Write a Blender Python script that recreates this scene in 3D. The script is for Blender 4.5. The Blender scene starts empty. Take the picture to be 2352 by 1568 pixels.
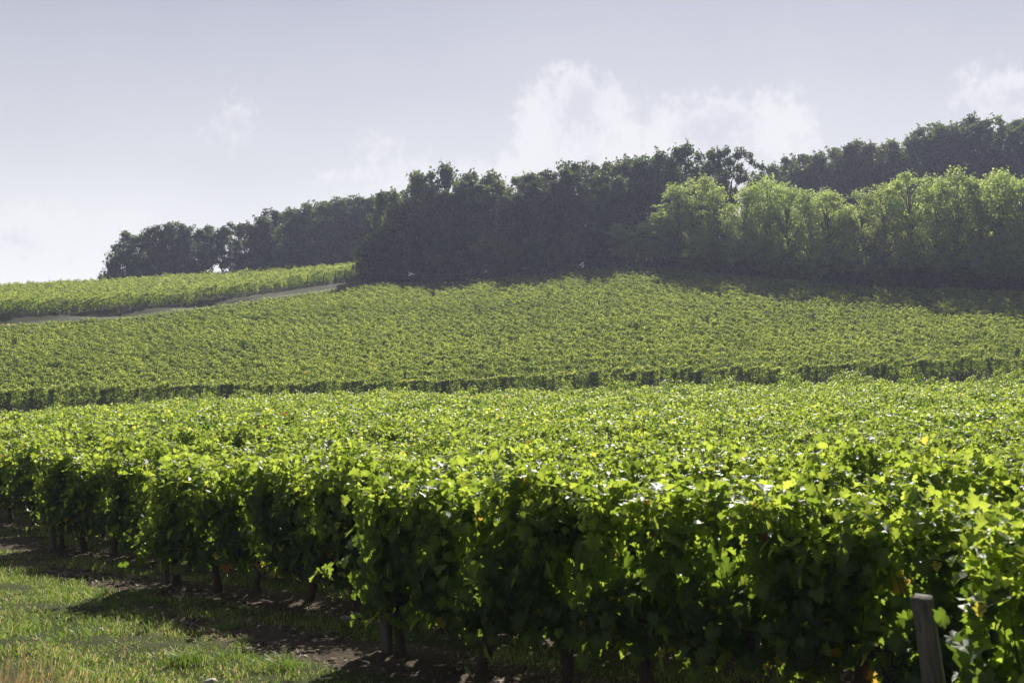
import bpy, math, random
import numpy as np
from mathutils import Vector
R = math.radians
scene = bpy.context.scene
C = scene.collection
rng = np.random.default_rng(11)
random.seed(5)

# ------------------------------------------------------------------ camera
EYE = 2.14                     # eye height above the headland
F = 2613.0                     # focal length in px of a 2352 px wide picture (40 mm)
cam_d = bpy.data.cameras.new('camera')
cam_d.lens = 40.0; cam_d.sensor_width = 36.0
cam_d.clip_start = 0.1; cam_d.clip_end = 6000
cam_d.dof.use_dof = True; cam_d.dof.focus_distance = 32.0; cam_d.dof.aperture_fstop = 4.5
cam = bpy.data.objects.new('camera', cam_d); C.objects.link(cam)
cam.location = (0, 0, EYE); cam.rotation_euler = (R(90 + 1.446), 0, 0)
scene.camera = cam

# ------------------------------------------------------------------ light, sky, exposure
SUN_EL, SUN_AZ = 34.0, 10.0    # azimuth to the right of the view
sd = bpy.data.lights.new('sun', 'SUN'); sd.energy = 5.0; sd.angle = R(0.5); sd.color = (1.0, 0.95, 0.84)
so = bpy.data.objects.new('sun', sd); C.objects.link(so)
to_sun = Vector((math.sin(R(SUN_AZ)) * math.cos(R(SUN_EL)), math.cos(R(SUN_AZ)) * math.cos(R(SUN_EL)), math.sin(R(SUN_EL))))
so.rotation_euler = to_sun.to_track_quat('Z', 'Y').to_euler(); so.location = (0, 0, 80)

world = bpy.data.worlds.new('World'); scene.world = world; world.use_nodes = True
scene.view_settings.view_transform = 'Standard'; scene.view_settings.look = 'None'
scene.view_settings.gamma = 1.0; scene.view_settings.exposure = 0.45

class NT:
    """small helper to write node trees"""
    def __init__(s, tree): s.t = tree; s.t.nodes.clear()
    def n(s, typ, **kw):
        nd = s.t.nodes.new(typ)
        for k, v in kw.items():
            if k.startswith('i_'):
                key = k[2:]; key = int(key) if key.isdigit() else key.replace('_', ' ')
                nd.inputs[key].default_value = v
            else: setattr(nd, k, v)
        return nd
    def l(s, a, b): s.t.links.new(a, b)
    def val(s, sock, v):
        if isinstance(v, (int, float)): sock.default_value = v
        elif isinstance(v, tuple): sock.default_value = v
        else: s.l(v, sock)
    def m(s, op, a, b=0.0, c=0.0, clamp=False):
        nd = s.t.nodes.new('ShaderNodeMath'); nd.operation = op; nd.use_clamp = clamp
        for i, v in enumerate((a, b, c)): s.val(nd.inputs[i], v)
        return nd.outputs[0]
    def mr(s, v, a, b, c=0.0, d=1.0, typ='SMOOTHSTEP'):
        nd = s.t.nodes.new('ShaderNodeMapRange'); nd.interpolation_type = typ
        for i, x in enumerate((v, a, b, c, d)): s.val(nd.inputs[i], x)
        return nd.outputs[0]
    def mix(s, f, a, b, blend='MIX'):
        nd = s.t.nodes.new('ShaderNodeMix'); nd.data_type = 'RGBA'; nd.blend_type = blend
        s.val(nd.inputs[0], f); s.val(nd.inputs[6], a); s.val(nd.inputs[7], b)
        return nd.outputs[2]
    def noise(s, vec, scale, detail=4.0, rough=0.55, dist=0.0):
        nd = s.t.nodes.new('ShaderNodeTexNoise')
        nd.inputs['Scale'].default_value = scale; nd.inputs['Detail'].default_value = detail
        nd.inputs['Roughness'].default_value = rough; nd.inputs['Distortion'].default_value = dist
        if vec is not None: s.l(vec, nd.inputs['Vector'])
        return nd.outputs[0]
    def ramp(s, fac, stops):
        nd = s.t.nodes.new('ShaderNodeValToRGB'); s.val(nd.inputs[0], fac)
        cr = nd.color_ramp
        while len(cr.elements) < len(stops): cr.elements.new(0.5)
        for e, (p, c) in zip(cr.elements, stops): e.position = p; e.color = (*c, 1)
        return nd.outputs[0]

def build_sky():
    g = NT(world.node_tree)
    out = g.n('ShaderNodeOutputWorld'); bg = g.n('ShaderNodeBackground')
    sky = g.n('ShaderNodeTexSky'); sky.sky_type = 'NISHITA'; sky.sun_disc = False
    sky.sun_elevation = R(SUN_EL); sky.sun_rotation = R(SUN_AZ)
    sky.air_density = 1.0; sky.dust_density = 1.0; sky.ozone_density = 1.6
    hs = g.n('ShaderNodeHueSaturation'); hs.inputs['Saturation'].default_value = 0.42; g.l(sky.outputs[0], hs.inputs['Color'])
    # direction -> azimuth (deg, + right of view) and elevation (deg)
    tc = g.n('ShaderNodeTexCoord'); sp = g.n('ShaderNodeSeparateXYZ'); g.l(tc.outputs['Generated'], sp.inputs[0])
    x, y, z = sp.outputs
    az = g.m('MULTIPLY', g.m('ARCTAN2', x, y), 180 / math.pi)
    el = g.m('MULTIPLY', g.m('ARCSINE', z), 180 / math.pi)
    n0 = g.noise(tc.outputs['Generated'], 7.0, 4.0, 0.55)
    n1 = g.noise(tc.outputs['Generated'], 26.0, 7.0, 0.62)
    n2 = g.noise(tc.outputs['Generated'], 75.0, 6.0, 0.62)
    n3 = g.noise(tc.outputs['Generated'], 190.0, 4.0, 0.6)
    wob = g.m('ADD', g.m('ADD', g.m('MULTIPLY', g.m('SUBTRACT', n1, 0.5), 1.7), g.m('MULTIPLY', g.m('SUBTRACT', n2, 0.5), 1.3)), g.m('MULTIPLY', g.m('SUBTRACT', n3, 0.5), 0.45))
    def blob(a0, e0, ra, re, down=1.0):
        """elliptical cloud: soft below (re*down), crisp above"""
        da = g.m('DIVIDE', g.m('SUBTRACT', az, a0), ra)
        de = g.m('SUBTRACT', el, e0)
        up = g.m('DIVIDE', g.m('MAXIMUM', de, 0.0), re)
        dn = g.m('DIVIDE', g.m('MINIMUM', de, 0.0), re * down)
        q = g.m('ADD', up, dn)
        r = g.m('SQRT', g.m('ADD', g.m('MULTIPLY', da, da), g.m('MULTIPLY', q, q)))
        return g.m('SUBTRACT', 1.0, r)
    def px(xx, yy): return (math.degrees(math.atan((xx - 1176) / F)), math.degrees(math.atan((850 - yy) / F)))
    def union(spec):
        m_ = None
        for (bx, by, rx, ry, dn, amp) in spec:
            a0, e0 = px(bx, by)
            b = g.m('MULTIPLY', blob(a0, e0, rx / F * 57.3, ry / F * 57.3, dn), amp)
            m_ = b if m_ is None else g.m('MAXIMUM', m_, b)
        return m_
    dens = union([(1318, 235, 92, 98, 2.2, 1), (1395, 262, 82, 96, 2.4, 1), (1235, 262, 80, 100, 2.2, 0.9), (1445, 330, 70, 100, 2.0, 1), (1525, 318, 80, 92, 1.6, 1),
                  (1645, 300, 105, 95, 1.6, 1), (1798, 298, 92, 96, 1.6, 0.9), (2335, 270, 125, 88, 1.5, 1), (540, 280, 75, 50, 1.4, 0.30), (885, 335, 80, 44, 1.5, 0.5),
                  (60, 560, 330, 80, 0.8, 0.7), (1100, 400, 300, 60, 1.2, 0.6)])
    greys = union([(1340, 245, 110, 80, 1.5, 0.8), (1640, 310, 110, 80, 1.6, 1.1), (2330, 275, 110, 50, 1.4, 0.9), (545, 292, 55, 30, 1.2, 0.6), (885, 342, 55, 26, 1.2, 0.7), (60, 575, 260, 40, 1, 0.5)])
    d = g.m('ADD', dens, wob)
    gd = g.m('ADD', greys, g.m('MULTIPLY', wob, 1.1))
    cover = g.mr(d, -0.02, 0.62)                 # 0 outside, 1 inside
    core = g.mr(gd, 0.10, 0.95)                   # thick middle, a little greyer
    eln = g.m('ADD', el, g.m('MULTIPLY', g.m('SUBTRACT', n0, 0.5), 3.0))
    K = 10.0
    def lum(r_, g_, b_): return (r_ * K, g_ * K, b_ * K, 1)
    grad = g.ramp(g.m('DIVIDE', eln, 24.0, clamp=True), [(0.0, (1.22, 1.20, 1.16)), (0.17, (1.08, 1.07, 1.06)), (0.42, (0.73, 0.735, 0.785)), (0.75, (0.46, 0.478, 0.585)), (1.0, (0.39, 0.408, 0.515))])
    gs = g.n('ShaderNodeMix', data_type='RGBA', blend_type='MULTIPLY'); gs.inputs[0].default_value = 1.0; g.l(grad, gs.inputs[6]); gs.inputs[7].default_value = (K, K, K, 1)
    base = g.mix(0.85, hs.outputs[0], gs.outputs[2])
    cloud = g.mix(g.m('MULTIPLY', core, 0.75), lum(0.95, 0.945, 0.965), lum(0.66, 0.665, 0.75))
    col = g.mix(g.m('MULTIPLY', cover, 0.72), base, cloud)
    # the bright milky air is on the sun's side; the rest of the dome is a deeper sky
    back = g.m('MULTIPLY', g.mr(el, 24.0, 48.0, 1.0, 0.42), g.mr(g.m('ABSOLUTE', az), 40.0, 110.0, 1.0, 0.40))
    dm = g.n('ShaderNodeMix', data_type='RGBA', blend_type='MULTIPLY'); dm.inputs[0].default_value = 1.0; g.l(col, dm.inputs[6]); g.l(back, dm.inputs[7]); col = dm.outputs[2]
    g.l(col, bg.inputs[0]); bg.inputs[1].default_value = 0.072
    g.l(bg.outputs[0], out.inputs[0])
build_sky()

# ------------------------------------------------------------------ helpers
def link(o, parent=None):
    C.objects.link(o)
    if parent is not None: o.parent = parent
    return o
def tag(o, label=None, cat=None, group=None, kind=None):
    if label: o['label'] = label
    if cat: o['category'] = cat
    if group: o['group'] = group
    if kind: o['kind'] = kind
    return o
def empty(name, loc, rz=0.0):
    o = bpy.data.objects.new(name, None); o.location = loc; o.rotation_euler = (0, 0, rz); o.empty_display_size = 0.3
    return link(o)
def mesh_np(name, V, F3=None, F4=None, rnd=None, mat=None, smooth=False):
    me = bpy.data.meshes.new(name)
    V = np.asarray(V, np.float32); me.vertices.add(len(V)); me.vertices.foreach_set('co', V.ravel())
    loops, starts, at_ = [], [], 0
    for fs in (F3, F4):
        if fs is None or len(fs) == 0: continue
        fs = np.asarray(fs, np.int32); k = fs.shape[1]
        loops.append(fs.ravel()); starts.append(at_ + np.arange(len(fs), dtype=np.int32) * k); at_ += fs.size
    loops = np.concatenate(loops); starts = np.concatenate(starts)
    me.loops.add(len(loops)); me.loops.foreach_set('vertex_index', loops)
    me.polygons.add(len(starts)); me.polygons.foreach_set('loop_start', starts)
    if smooth: me.polygons.foreach_set('use_smooth', np.ones(len(starts), bool))
    me.update(calc_edges=True)
    if rnd is not None:
        a = me.attributes.new('rnd', 'FLOAT', 'POINT'); a.data.foreach_set('value', np.asarray(rnd, np.float32))
    if mat is not None: me.materials.append(mat)
    return me
def obj(name, me, parent=None, loc=None):
    o = bpy.data.objects.new(name, me)
    if loc is not None: o.location = loc
    return link(o, parent)
def unit(a): return a / np.maximum(np.linalg.norm(a, axis=-1, keepdims=True), 1e-9)
class Acc:
    """collects vertex / face arrays for one mesh"""
    def __init__(s): s.V, s.T, s.Q, s.Rn, s.n = [], [], [], [], 0
    def add(s, V, T=None, Q=None, rnd=None):
        V = np.asarray(V, float).reshape(-1, 3)
        if T is not None and len(T): s.T.append(np.asarray(T, np.int64) + s.n)
        if Q is not None and len(Q): s.Q.append(np.asarray(Q, np.int64) + s.n)
        s.Rn.append(np.zeros(len(V)) if rnd is None else rnd); s.V.append(V); s.n += len(V)
    def tube(s, P, rad, k=6, cap=True):
        P = np.asarray(P, float); rad = np.broadcast_to(np.asarray(rad, float), (len(P),))
        T = unit(np.gradient(P, axis=0)); ref = np.array([0.31, 0.92, 0.23])
        U = unit(np.cross(T, ref)); W = np.cross(T, U)
        a = np.arange(k) * 2 * np.pi / k
        ring = P[:, None] + rad[:, None, None] * (np.cos(a)[None, :, None] * U[:, None] + np.sin(a)[None, :, None] * W[:, None])
        V = ring.reshape(-1, 3); m = len(P); q = []
        for i in range(m - 1):
            for j in range(k):
                q.append((i * k + j, i * k + (j + 1) % k, (i + 1) * k + (j + 1) % k, (i + 1) * k + j))
        t = []
        if cap:
            V = np.vstack([V, P[:1], P[-1:]])
            for j in range(k):
                t.append((m * k, (j + 1) % k, j)); t.append((m * k + 1, (m - 1) * k + j, (m - 1) * k + (j + 1) % k))
        s.add(V, t, q)
    def leaves(s, pos, tip, nor, size, tmpl, rnd, vein=0.0):
        T, tri = tmpl
        b = unit(np.cross(nor, tip)); n_ = np.cross(tip, b)
        V = pos[:, None] + size[:, None, None] * (T[None, :, 0:1] * tip[:, None] + T[None, :, 1:2] * b[:, None] + T[None, :, 2:3] * n_[:, None])
        k = len(T); N = len(pos)
        f = (tri[None] + (np.arange(N) * k)[:, None, None]).reshape(-1, 3)
        rv = np.repeat(rnd, k).reshape(N, k)
        if vein: rv = np.where(rv > 0.985, rv, np.clip(rv - vein * 0.4, 0, 1)); rv[:, 0] = np.where(rnd > 0.985, rnd, np.clip(rnd + vein, 0, 0.97))
        s.add(V.reshape(-1, 3), f, None, rv.ravel())
    def mesh(s, name, mat, smooth=False):
        return mesh_np(name, np.vstack(s.V), np.vstack(s.T) if s.T else None, np.vstack(s.Q) if s.Q else None, np.concatenate(s.Rn), mat, smooth)

def leaf_template(fine=True, seed=0):
    r_ = np.random.default_rng(seed)
    if fine:
        half = [(0.10, 0.0), (-0.07, 0.15), (0.0, 0.37), (0.15, 0.45), (0.26, 0.36), (0.43, 0.55), (0.56, 0.45), (0.60, 0.28), (0.79, 0.30), (0.88, 0.14), (1.0, 0.0)]
        pts = half + [(x, -y) for (x, y) in half[-2:0:-1]]
        P = np.array([(0.42, 0.0)] + pts) * (1, 1.05)
        P[1:] += r_.normal(0, 0.018, (len(P) - 1, 2))
        z = 0.30 * np.abs(P[:, 1]) - 0.28 * np.maximum(P[:, 0] - 0.35, 0) ** 1.4 + r_.normal(0, 0.05, len(P)); z[0] = -0.05
        V = np.column_stack([P, z]); k = len(P) - 1
        tri = np.array([(0, 1 + i, 1 + (i + 1) % k) for i in range(k)])
    else:
        V = np.array([(0, 0, 0), (0.42, 0.50, 0.12), (1, 0, -0.12), (0.42, -0.50, 0.12), (0.42, 0, -0.02)])
        tri = np.array([(0, 4, 1), (4, 2, 1), (0, 3, 4), (4, 3, 2)])
    return V, tri
FINE = [leaf_template(True, i) for i in range(4)]
MID = leaf_template(False)
QUAD = (np.array([(0, 0, 0), (0.45, 0.5, 0.1), (1, 0, -0.1), (0.5, -0.5, 0.1)]), np.array([(0, 2, 1), (0, 3, 2)]))

# ------------------------------------------------------------------ materials
def leaf_mat(name, refl, trans, warm, rough=0.42, spec=0.5, tint=0.0, autumn=((0.26, 0.22, 0.03), (0.24, 0.11, 0.03), (0.15, 0.04, 0.02)), hue=0.0):
    """leaf: reflected colour ramp, transmitted colour ramp (both per leaf), a few warm autumn leaves"""
    m = bpy.data.materials.new(name); m.use_nodes = True; g = NT(m.node_tree)
    out = g.n('ShaderNodeOutputMaterial'); at_ = g.n('ShaderNodeAttribute', attribute_name='rnd'); oi = g.n('ShaderNodeObjectInfo')
    v = at_.outputs['Fac']
    w0 = 1.0 - warm
    r1 = g.ramp(v, [(0.0, refl[0]), (0.5, refl[1]), (w0 - 0.02, refl[2]), (w0 + warm * 0.3, autumn[0]), (w0 + warm * 0.7, autumn[1]), (1.0, autumn[2])])
    r2 = g.ramp(v, [(0.0, trans[0]), (0.5, trans[1]), (w0 - 0.02, trans[2]), (w0 + warm * 0.3, tuple(1.9 * q for q in autumn[0])), (w0 + warm * 0.7, tuple(1.7 * q for q in autumn[1])), (1.0, tuple(1.6 * q for q in autumn[2]))])
    if tint:
        k = g.mr(oi.outputs['Random'], 0, 1, 1 - tint, 1 + tint, 'LINEAR')
        kh = g.mr(g.m('FRACT', g.m('MULTIPLY', oi.outputs['Random'], 7.31)), 0, 1, 0.5 - hue, 0.5 + hue, 'LINEAR')
        hsv = g.n('ShaderNodeHueSaturation'); g.l(k, hsv.inputs['Value']); g.l(r1, hsv.inputs['Color']); g.l(kh, hsv.inputs['Hue']); r1 = hsv.outputs[0]
        hsv2 = g.n('ShaderNodeHueSaturation'); g.l(k, hsv2.inputs['Value']); g.l(r2, hsv2.inputs['Color']); g.l(kh, hsv2.inputs['Hue']); r2 = hsv2.outputs[0]
    p = g.n('ShaderNodeBsdfPrincipled'); g.l(r1, p.inputs['Base Color']); p.inputs['Roughness'].default_value = rough
    p.inputs['Specular IOR Level'].default_value = spec
    t = g.n('ShaderNodeBsdfTranslucent'); g.l(r2, t.inputs[0])
    ad = g.n('ShaderNodeAddShader'); g.l(p.outputs[0], ad.inputs[0]); g.l(t.outputs[0], ad.inputs[1])
    g.l(ad.outputs[0], out.inputs[0]); return m
def solid_mat(name, c1, c2, scale, rough=0.85, bump=0.4, stretch=(1, 1, 1), bscale=None):
    m = bpy.data.materials.new(name); m.use_nodes = True; g = NT(m.node_tree)
    out = g.n('ShaderNodeOutputMaterial'); p = g.n('ShaderNodeBsdfPrincipled'); tc = g.n('ShaderNodeTexCoord')
    mp = g.n('ShaderNodeMapping'); mp.inputs['Scale'].default_value = stretch; g.l(tc.outputs['Object'], mp.inputs[0])
    n = g.noise(mp.outputs[0], scale, 6, 0.6)
    g.l(g.ramp(n, [(0.3, c1), (0.7, c2)]), p.inputs['Base Color']); p.inputs['Roughness'].default_value = rough
    b = g.n('ShaderNodeBump'); b.inputs['Strength'].default_value = bump; b.inputs['Distance'].default_value = 0.02
    g.l(g.noise(mp.outputs[0], bscale or scale * 2, 5, 0.6), b.inputs['Height']); g.l(b.outputs[0], p.inputs['Normal'])
    g.l(p.outputs[0], out.inputs[0]); return m
M = {}
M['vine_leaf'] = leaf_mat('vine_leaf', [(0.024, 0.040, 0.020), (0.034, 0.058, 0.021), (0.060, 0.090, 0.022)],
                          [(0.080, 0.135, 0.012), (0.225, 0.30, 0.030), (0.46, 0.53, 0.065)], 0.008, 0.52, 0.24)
M['vine_leaf_far'] = leaf_mat('vine_leaf_far', [(0.026, 0.044, 0.018), (0.038, 0.064, 0.021), (0.062, 0.090, 0.026)],
                          [(0.10, 0.145, 0.022), (0.25, 0.31, 0.048), (0.46, 0.50, 0.090)], 0.008, 0.68, 0.15)
M['oak_leaf'] = leaf_mat('oak_leaf', [(0.020, 0.034, 0.014), (0.030, 0.048, 0.018), (0.046, 0.060, 0.022)],
                          [(0.035, 0.060, 0.014), (0.07, 0.10, 0.02), (0.13, 0.165, 0.03)], 0.002, 0.6, 0.2, 0.45, hue=0.02)
M['acacia_leaf'] = leaf_mat('acacia_leaf', [(0.060, 0.095, 0.034), (0.082, 0.122, 0.040), (0.11, 0.15, 0.046)],
                          [(0.21, 0.28, 0.07), (0.30, 0.365, 0.09), (0.39, 0.43, 0.115)], 0.002, 0.6, 0.2, 0.26, hue=0.008)
STRAW = ((0.20, 0.17, 0.07), (0.22, 0.18, 0.09), (0.24, 0.20, 0.11))
M['grass_blade'] = leaf_mat('grass_blade', [(0.045, 0.078, 0.018), (0.065, 0.10, 0.022), (0.095, 0.12, 0.034)],
                          [(0.085, 0.145, 0.018), (0.135, 0.205, 0.028), (0.20, 0.25, 0.05)], 0.02, 0.5, 0.35, autumn=STRAW)
M['dry_grass'] = leaf_mat('dry_grass', [(0.20, 0.15, 0.07), (0.28, 0.21, 0.10), (0.32, 0.25, 0.13)],
                          [(0.16, 0.11, 0.05), (0.22, 0.16, 0.07), (0.25, 0.19, 0.09)], 0.02, 0.6, 0.2)
M['bark'] = solid_mat('vine_bark', (0.045, 0.032, 0.022), (0.13, 0.10, 0.075), 14, 0.95, 0.9, (3, 3, 0.5))
M['tree_bark'] = solid_mat('tree_bark', (0.05, 0.04, 0.032), (0.13, 0.11, 0.09), 3, 0.95, 0.6, (3, 3, 0.6))
M['pale_bark'] = solid_mat('pale_bark', (0.10, 0.085, 0.07), (0.22, 0.20, 0.17), 3, 0.95, 0.6, (3, 3, 0.6))
M['post'] = solid_mat('weathered_wood', (0.075, 0.066, 0.06), (0.23, 0.21, 0.19), 12, 0.9, 0.6, (4, 4, 0.3))
M['cane'] = solid_mat('cane', (0.08, 0.035, 0.018), (0.17, 0.09, 0.045), 20, 0.7, 0.2)
M['grape'] = solid_mat('grape_skin', (0.012, 0.012, 0.035), (0.035, 0.035, 0.085), 60, 0.45, 0.05)
M['wire'] = solid_mat('galvanised_wire', (0.35, 0.35, 0.35), (0.5, 0.5, 0.5), 5, 0.4, 0.0)
M['stone'] = solid_mat('pale_stone', (0.36, 0.34, 0.30), (0.55, 0.53, 0.48), 30, 0.85, 0.4)
M['guard'] = solid_mat('white_plastic', (0.7, 0.7, 0.68), (0.8, 0.8, 0.78), 4, 0.5, 0.0)
M['litter'] = solid_mat('straw_litter', (0.12, 0.09, 0.055), (0.42, 0.35, 0.25), 9, 0.85, 0.1)

# ------------------------------------------------------------------ terrain: profile of ground height along each line of sight direction
ROW = np.array([0.8, -0.6]); PERP = np.array([0.6, 0.8])     # vine row direction in the near field and its normal
C0 = 6.1; PITCH = 2.0
def row_end(c): return -7.59 - 3.09 * (c - 8.1)               # position along ROW where row c begins
COLS = {
 -600: [(22, -3.5), (50, -4.3), (85, -5.00), (105, -3.95), (135, 2.4), (142, 3.6), (149.5, 4.2), (151, 4.5), (153, 6.0), (205, 10.5), (300, 9), (420, 3)],
 0:    [(22, -3.45), (50, -3.95), (85, -5.10), (105, -3.45), (140, 3.9), (149, 5.3), (156.8, 6.4), (159, 7.9), (160, 7.95), (215, 14.4), (235, 15.0), (300, 12), (420, 6)],
 300:  [(22, -3.43), (50, -3.85), (85, -4.40), (105, -3.25), (150, 5.4), (160, 7.1), (164.8, 7.8), (167, 9.2), (168, 9.25), (225, 16.5), (250, 17.2), (320, 15), (420, 12)],
 500:  [(22, -3.42), (50, -3.8), (85, -3.70), (105, -3.05), (160, 7.4), (170, 9.1), (174.8, 9.8), (177, 11.2), (178, 11.25), (232, 18.1), (260, 19.0), (330, 17), (420, 15)],
 870:  [(22, -3.42), (50, -3.75), (85, -3.40), (105, -2.75), (178, 11.8), (187, 14.2), (193, 15.0), (201.5, 16.0), (204, 17.4), (205, 17.45), (235, 20.6), (270, 22.5), (340, 22), (420, 21)],
 1000: [(22, -3.42), (50, -3.72), (85, -3.35), (105, -2.65), (180, 11.7), (189, 14.2), (196, 15.0), (230, 18.5), (300, 22), (420, 24)],
 1176: [(22, -3.42), (50, -3.7), (85, -3.30), (105, -2.55), (182, 12.9), (190, 15.4), (197, 16.1), (230, 20), (300, 24), (420, 27)],
 1450: [(22, -3.42), (50, -3.65), (85, -3.10), (105, -2.20), (182, 14.7), (188, 16.4), (195, 17.4), (230, 22), (300, 28), (420, 33)],
 1700: [(22, -3.42), (50, -3.6), (85, -2.85), (105, -1.95), (172, 12.2), (179, 14.2), (186, 15.6), (230, 25), (300, 33), (420, 38)],
 2000: [(22, -3.42), (50, -3.55), (85, -2.60), (105, -1.63), (160, 9.6), (167, 11.5), (174, 13.3), (240, 31), (300, 38), (420, 44)],
 2352: [(22, -3.42), (50, -3.5), (85, -2.50), (105, -1.35), (150, 8.4), (157, 10.2), (164, 12.2), (240, 35), (300, 42), (420, 50)],
 2950: [(22, -3.42), (50, -3.4), (85, -2.30), (105, -0.85), (145, 8.0), (152, 10.0), (160, 12.6), (240, 39), (300, 46), (420, 54)],
}
GX = np.arange(-200, 201, 1.0); GY = np.arange(-30, 431, 1.0)
def _grid():
    keys = sorted(COLS); us = np.array([(k - 1176) / F for k in keys])
    Z = np.zeros((len(keys), len(GY)))
    for i, k in enumerate(keys):
        D = [-30, 0, 10] + [d for d, _ in COLS[k]]; H = [0.4, 0.0, -2.14 + 2.14 - 0.589] + [h + EYE for _, h in COLS[k]]
        Z[i] = np.interp(GY, D, H)
    Hh = np.zeros((len(GY), len(GX)))
    for j, yy in enumerate(GY):
        u = GX / max(yy, 12.0)
        Hh[j] = np.interp(u, us, Z[:, j])
    # smooth kinks (less in the foreground plane)
    S = Hh.copy()
    for _ in range(3):
        P = np.pad(S, 1, mode='edge'); S = (P[:-2, 1:-1] + P[2:, 1:-1] + P[1:-1, :-2] + P[1:-1, 2:] + 2 * S) / 6
    return S
GH = _grid()
def ground(x, y):
    x = np.asarray(x, float); y = np.asarray(y, float)
    fx = np.clip((x - GX[0]), 0, len(GX) - 1.001); fy = np.clip((y - GY[0]), 0, len(GY) - 1.001)
    i = fx.astype(int); j = fy.astype(int); a = fx - i; b = fy - j
    return (GH[j, i] * (1 - a) + GH[j, i + 1] * a) * (1 - b) + (GH[j + 1, i] * (1 - a) + GH[j + 1, i + 1] * a) * b
def at(px, D):
    """ground point under picture column px (2352 px wide) at depth D"""
    x = (px - 1176) / F * D
    return x, D, float(ground(x, D))
def vnoise(x, y, seed=0):
    """smooth value noise in [-1,1]"""
    r_ = np.random.default_rng(seed).uniform(-1, 1, (64, 64))
    xi = np.floor(x).astype(int); yi = np.floor(y).astype(int); a = x - xi; b = y - yi
    a = a * a * (3 - 2 * a); b = b * b * (3 - 2 * b)
    g_ = lambda i, j: r_[j % 64, i % 64]
    return (g_(xi, yi) * (1 - a) + g_(xi + 1, yi) * a) * (1 - b) + (g_(xi, yi + 1) * (1 - a) + g_(xi + 1, yi + 1) * a) * b

def ground_mat():
    m = bpy.data.materials.new('field_ground'); m.use_nodes = True; g = NT(m.node_tree)
    out = g.n('ShaderNodeOutputMaterial'); p = g.n('ShaderNodeBsdfPrincipled'); p.inputs['Roughness'].default_value = 0.95
    p.inputs['Specular IOR Level'].default_value = 0.1
    geo = g.n('ShaderNodeNewGeometry'); pos = geo.outputs['Position']; sp = g.n('ShaderNodeSeparateXYZ'); g.l(pos, sp.inputs[0])
    x, y, z = sp.outputs
    n1 = g.noise(pos, 0.9, 5, 0.6); n2 = g.noise(pos, 7, 6, 0.65); n3 = g.noise(pos, 40, 4, 0.6); n4 = g.noise(pos, 0.06, 4, 0.6)
    c = g.m('ADD', g.m('MULTIPLY', x, 0.6), g.m('MULTIPLY', y, 0.8))
    s = g.m('SUBTRACT', g.m('MULTIPLY', x, 0.8), g.m('MULTIPLY', y, 0.6))
    d = g.m('PINGPONG', g.m('SUBTRACT', c, C0 - 200), 1.0)           # distance to the nearest row line
    d = g.m('ADD', d, g.m('MULTIPLY', g.m('SUBTRACT', n1, 0.5), 0.7))
    strip = g.mr(d, 0.74, 0.52)
    send = g.m('SUBTRACT', -7.59 + 3.09 * 8.1, g.m('MULTIPLY', c, 3.09))
    e = g.m('ADD', g.m('SUBTRACT', send, s), g.m('MULTIPLY', g.m('SUBTRACT', n1, 0.5), 3.0))
    strip = g.m('MULTIPLY', strip, g.mr(e, 4.2, 2.4))
    strip = g.m('MULTIPLY', strip, g.mr(y, 100.0, 90.0))
    strip = g.m('MULTIPLY', strip, g.mr(c, 4.9, 5.3))
    patch = g.mr(n1, 0.60, 0.72)
    soilm = g.m('MAXIMUM', strip, g.m('MULTIPLY', patch, 0.6))
    soil = g.mix(n2, (0.060, 0.044, 0.030, 1), (0.135, 0.105, 0.075, 1))
    soil = g.mix(g.mr(n3, 0.60, 0.72), soil, (0.22, 0.18, 0.13, 1))
    gr = g.mix(n2, (0.040, 0.052, 0.018, 1), (0.080, 0.088, 0.032, 1))
    dry = g.mix(n2, (0.12, 0.10, 0.055, 1), (0.17, 0.145, 0.08, 1))
    gr = g.mix(g.mr(n4, 0.45, 0.62, 0, 0.6), gr, dry)
    col = g.mix(soilm, gr, soil)
    g.l(col, p.inputs['Base Color'])
    b = g.n('ShaderNodeBump'); b.inputs['Strength'].default_value = 0.9; b.inputs['Distance'].default_value = 0.05
    g.l(g.m('ADD', n2, g.m('MULTIPLY', n3, 0.4)), b.inputs['Height']); g.l(b.outputs[0], p.inputs['Normal'])
    g.l(p.outputs[0], out.inputs[0]); return m
M['ground'] = ground_mat()
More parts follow.
